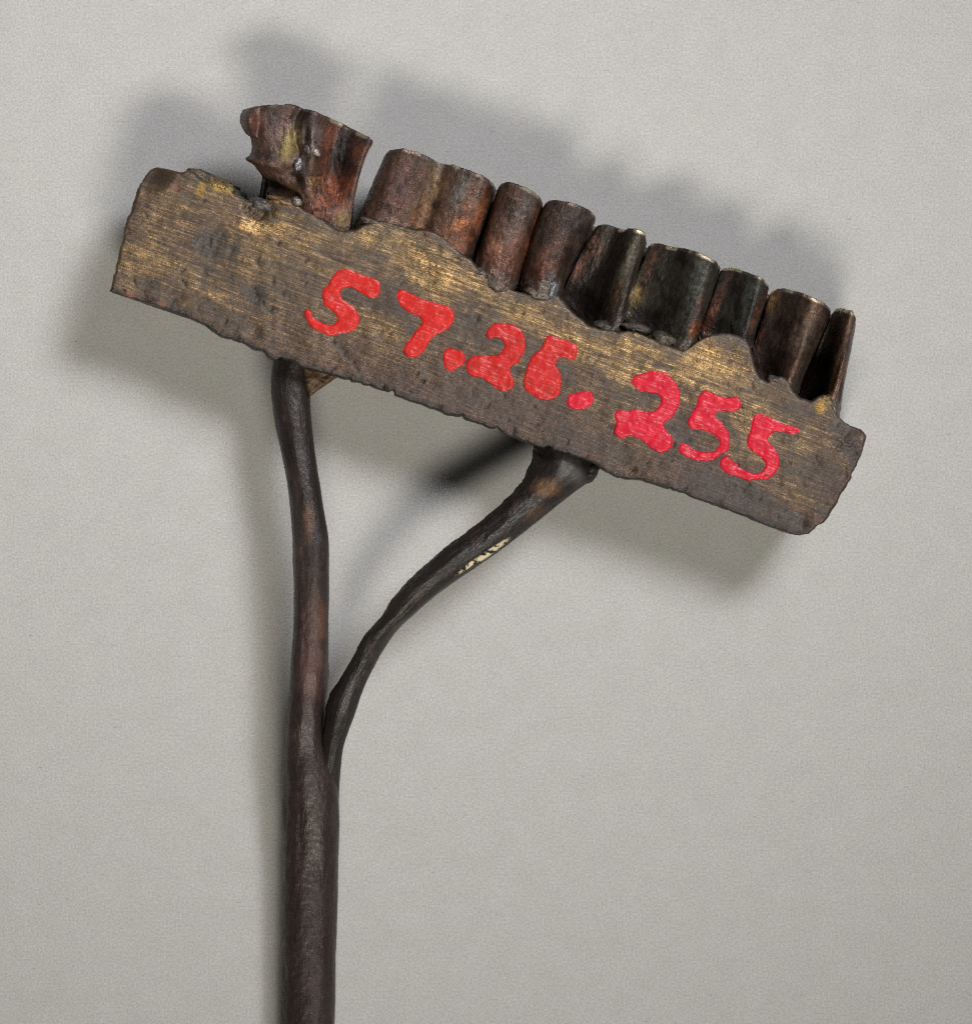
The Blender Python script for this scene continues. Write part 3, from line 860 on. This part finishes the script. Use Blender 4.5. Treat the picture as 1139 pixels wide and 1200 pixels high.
BEADS = [(366, 177, -4, 11, 6, 4, srgb(128, 116, 108), .75), (349, 193, -10, 5, 9, 5, srgb(116, 112, 114), .7), (258, 219, -6, 13, 6, 7, srgb(138, 114, 66), .6), (268, 222, -5, 7, 6, 6, srgb(130, 112, 78), .5), (308, 240, -8, 16, 7, 8, srgb(84, 78, 76), .4), (330, 236, -6, 16, 6, 8, srgb(112, 86, 60), .4),  # first two, on the tube, are pale to paint in wet highlights
         (348, 236, -2, 7, 6, 6, srgb(120, 112, 104), .7), (440, 262, -9, 18, 5, 8, srgb(92, 80, 72), .3), (470, 268, -8, 14, 5, 8, srgb(100, 86, 70), .3), (500, 274, -8, 14, 5, 8, srgb(90, 62, 52), .3),
         (563, 320, -7, 8, 6, 8, srgb(110, 104, 100), .5), (590, 338, -6, 12, 6, 8, srgb(86, 70, 62), .3), (648, 338, -4, 7, 11, 7, srgb(128, 126, 128), .7), (626, 342, -5, 12, 5, 7, srgb(92, 80, 72), .3),
         (712, 384, -14, 16, 8, 12, srgb(68, 64, 60), .3), (745, 384, -20, 18, 8, 14, srgb(62, 56, 50), .2), (778, 398, -12, 14, 9, 12, srgb(84, 78, 66), .4),
         (908, 446, -8, 10, 6, 8, srgb(88, 82, 76), .4), (968, 470, -8, 9, 8, 8, srgb(110, 92, 62), .4)]
for i, (x, y, z, rx, ry, rz, c, b) in enumerate(BEADS):
    bead(x, y, z, rx, ry, rz, c, b, 600 + 7 * i)


# ------------------------------------------------------------------ iron shank and prongs
def sweep(name, edges, hs, colfn, nl, nc=120, power=2.0, flat=1.0, seed=0, rough=1.0, ridge=0.0, split=None, jag=0.0):
    """edges: [(lx,ly,rx,ry)] outline pairs seen from above; hs: centre height per pair"""
    E = np.array(edges, float)
    D = np.concatenate([E, np.asarray(hs, float)[:, None]], 1)
    D = resample(D, nl)
    c = (D[:, 0:2] + D[:, 2:4]) / 2
    w = (D[:, 2:4] - D[:, 0:2]) / 2
    hw = np.linalg.norm(w, axis=1)
    h = D[:, 4]
    L = np.r_[0, np.cumsum(np.linalg.norm(np.diff(c, axis=0), axis=1))]
    th = np.linspace(0, 2 * math.pi, nc, endpoint=False)
    ct, st = np.cos(th), np.sin(th)
    e = 2.0 / power
    cx, cz = np.sign(ct) * np.abs(ct) ** e, np.sign(st) * np.abs(st) ** e
    Th, Ll = np.meshgrid(th, L, indexing='xy')
    per = np.cos(Th) * 1.2, np.sin(Th) * 1.2
    gro = fbm(Th / (2 * math.pi) * 14, Ll / 150, seed + 30, 3) * np.sin(Th / 2) ** 0.5
    n1 = 0.5 * (fbm(per[0] + Ll / 60, per[1] + 5, seed, 3) + fbm(per[1] + 9, per[0] - Ll / 60, seed + 4, 3))
    n2 = fbm(Th / (2 * math.pi) * 24, Ll / 14, seed + 7, 3) * np.sin(Th / 2) ** 0.5
    r = 1 + rough * (.04 * gro + .075 * n1 + .022 * n2 + .010 * fbm(Th / (2 * math.pi) * 90, Ll / 4, seed + 9, 2))
    r = r + jag * np.maximum(fbm(Th * 2, Ll / 13, seed + 40, 4, .6), -.2) * np.exp(-((Th - math.pi) / .7) ** 2)
    if ridge:
        r = r - ridge * np.exp(-((Th - math.radians(112)) / .16) ** 2)
    X = c[:, 0:1] + w[:, 0:1] * cx[None] * r
    Yy = c[:, 1:2] + w[:, 1:2] * cx[None] * r
    H = h[:, None] + (hw[:, None] * flat) * cz[None] * r
    H = np.maximum(H, 0.6)
    V = Wp(X, Yy, H)
    col = colfn(X, Yy, Th, Ll)
    uv = np.stack([cx[None] * hw[:, None] / 100 + 0 * Ll, Ll / 100, cz[None] * hw[:, None] / 100 + 0 * Ll], -1)

    def tube_part(nm, sl):
        v, cc, q = V[sl].reshape(-1, 3), col[sl].reshape(-1, 4), uv[sl].reshape(-1, 3)
        F = grid_faces(len(v) // nc, nc, wrap_c=True)
        if nm == 'shank':                                   # closed, flat far end
            n0 = len(v)
            v = np.vstack([v, v[:nc], v[:nc].mean(0)])
            cc, q = np.vstack([cc, cc[:nc + 1]]), np.vstack([q, q[:nc + 1]])
            i = np.arange(0, nc, 2)
            F = np.concatenate([F, np.stack([np.full(len(i), n0 + nc), n0 + (i + 2) % nc, n0 + i + 1, n0 + i], -1)])
        return mesh_obj(nm, v, F, M_iron, tool, cc, q)
    if split is None:
        return tube_part(name, slice(0, nl))
    k = int(np.argmin(np.abs(c[:, 1] - split)))
    return tube_part(name[0], slice(0, k + 1)), tube_part(name[1], slice(k, nl))


def iron_colour(base, patches, seed, bare=.35, chips=()):
    def fn(px, py, th, L):
        c = np.broadcast_to(np.asarray(base), px.shape + (3,)).copy()
        n = fbm(px / 18, py / 40, seed, 4)
        c = c * (1 + .22 * n + .25 * fbm(px / 3, py / 4, seed + 4, 3))[..., None]
        for x, y, rx, ry, ang, col, w in patches:
            m = blob(px, py, x, y, rx, ry, ang=ang, edge=.6, seed=seed + 2, ns=12)
            c = mixc(c, col, np.clip(m * w, 0, 1))
        rust = sstep(.25, .6, fbm(px / 14, py / 24, seed + 8, 4))
        c = mixc(c, srgb(84, 60, 52), rust * .2)
        b = np.clip(bare + .4 * n, .05, 1)
        for x, y, rx, ry, ang in chips:
            m = blob(px, py, x, y, rx, ry, ang=ang, edge=.5, seed=seed + 12, ns=30)
            m = np.clip(m * 1.6, 0, 1) * sstep(-.22, -.08, fbm(px / 4.0, py / 3.2, seed + 15, 4)) * (np.sin(th) > -.2)
            c = mixc(c, srgb(206, 192, 156), m)
            b = b * (1 - m)
        return np.concatenate([np.clip(c, .003, 1), b[..., None]], -1)
    return fn


IRON = srgb(47, 37, 35)
IRON2 = srgb(38, 33, 31)
# shank: from below the frame (lying on the paper) up into the fork
shank_e = [(322, 3000, 388, 3000), (324, 2200, 390, 2200), (326, 1500, 391, 1500), (328, 1200, 393, 1200), (329, 1100, 394, 1100), (330, 1000, 396, 1000), (331, 960, 397.3, 960), (331.6, 930, 397, 930), (332.2, 908, 394, 908), (333.3, 888, 387.5, 888), (334.3, 868, 381.5, 868), (335, 855, 380.5, 855), (337, 832, 381.5, 832), (339, 808, 384, 808)]
shank_h = [34, 34, 34, 36, 38, 43, 49, 54, 59, 64, 71, 76, 80, 83]
lp_e = [(340, 790, 385.5, 790), (341, 772, 385.5, 772), (343, 735, 385.5, 735), (344, 690, 385.5, 690), (343.5, 660, 385.5, 660), (343, 637, 385, 637), (338, 579, 378, 588), (330, 533, 371, 542), (322.5, 498, 366, 506), (318.5, 467, 363, 469), (318, 440, 363, 441), (321, 420, 366, 420), (326, 400, 368, 400)]
lp_h = [86, 88, 93, 98, 100, 101, 101, 99, 97, 96, 95, 95, 95]
sweep(('shank', 'prong'), shank_e[1:] + lp_e, shank_h[1:] + lp_h,
      iron_colour(IRON, [(362, 1080, 16, 160, 0, srgb(62, 50, 47), .4), (352, 540, 50, 160, 0, IRON2, .8), (380, 852, 4, 34, 0, srgb(22, 18, 17), .95), (366, 745, 12, 60, 0, srgb(82, 58, 54), .6), (376, 728, 6, 22, 0, srgb(100, 70, 50), .5), (362, 790, 14, 30, 0, srgb(92, 66, 60), .5), (350, 640, 10, 60, 0, srgb(64, 56, 50), .6), (362, 612, 6, 20, 0, srgb(104, 76, 62), .6), (334, 450, 14, 30, 0, srgb(36, 32, 31), .8), (352, 470, 10, 40, 0, srgb(44, 38, 36), .6)], 700),  # pale streak paints the shank's highlight, near-black patch the shade in the fork
      1750, 120, 2.1, .95, 700, .9, .015, 818)
rp_e = [(362, 1010, 394, 1000), (365, 985, 396, 980), (367, 950, 397, 948), (371, 920, 398, 920), (375, 897, 400, 897), (377.5, 868, 402.5, 876), (381, 838, 408, 858), (387, 814, 416.5, 834), (397, 797, 426, 806), (407, 781, 438, 782), (416.5, 763, 452, 757), (427, 744, 468, 736), (443, 727, 483, 722), (459, 702, 501, 706), (484, 675, 531, 683), (512, 650, 558, 665), (550, 622, 590, 642), (589, 589, 624, 616), (611, 565, 657, 589), (621, 545, 677, 574), (625, 528, 693, 562), (628, 515, 698, 546), (634, 500, 700, 530)]
rp_h = [26, 36, 48, 59, 70, 81, 90, 99, 106, 113, 120, 126, 130, 133, 135, 133, 127, 118, 108, 102, 98, 96, 95]
A45 = math.radians(-42)
sweep('prong', rp_e, rp_h, iron_colour(IRON2, [(640, 572, 14, 10, 0, srgb(96, 70, 48), .9), (628, 600, 14, 8, A45, srgb(84, 64, 50), .6), (480, 690, 60, 10, A45, srgb(48, 42, 38), .7), (670, 552, 10, 20, A45, srgb(90, 88, 88), .6)], 740, chips=[(574, 647, 21, 2.7, math.radians(-35)), (548, 664, 14, 2.2, math.radians(-38))]),
      520, 120, 1.75, 0.92, 740, 1.35, jag=.07)

# dark lug knob at the joint and the brown wedge behind the first prong
bead(688, 553, -52, 16, 12, 20, srgb(52, 48, 48), .5, 760, math.radians(-45)).name = 'weld_knob'


def wedge():
    out = [(352, 428), (362, 466), (372, 458), (384, 450), (397, 441), (392, 432)]
    P = np.array(out, float)
    Pr = resample(np.vstack([P, P[:1]]), 120, smooth=False)[:-1]
    c = Pr.mean(0)
    rows = []
    for k, h in ((0, 112), (.15, 112), (.3, 112), (.5, 112), (.7, 112), (.93, 110), (1.0, 105), (1.0, 60), (.9, 52), (0, 50)):
        rows.append(np.concatenate([c + (Pr - c) * k, np.full((len(Pr), 1), h)], 1))
    R = np.array(rows)
    R[..., 2] += 3 * fbm(R[..., 0] / 6, R[..., 1] / 6, 780, 3)
    V = Wp(R[..., 0], R[..., 1], R[..., 2])
    cc = np.concatenate([np.broadcast_to(srgb(86, 66, 47), V.shape) * (1 + .5 * fbm(R[..., 0] / 7, R[..., 1] / 7, 781, 3))[..., None], np.full(V.shape[:2] + (1,), .3)], -1)
    uv = R / 100
    return mesh_obj('wedge', V.reshape(-1, 3), grid_faces(len(rows), len(Pr), wrap_c=True), M_copper, tool, cc.reshape(-1, 4), uv.reshape(-1, 3))


wedge()
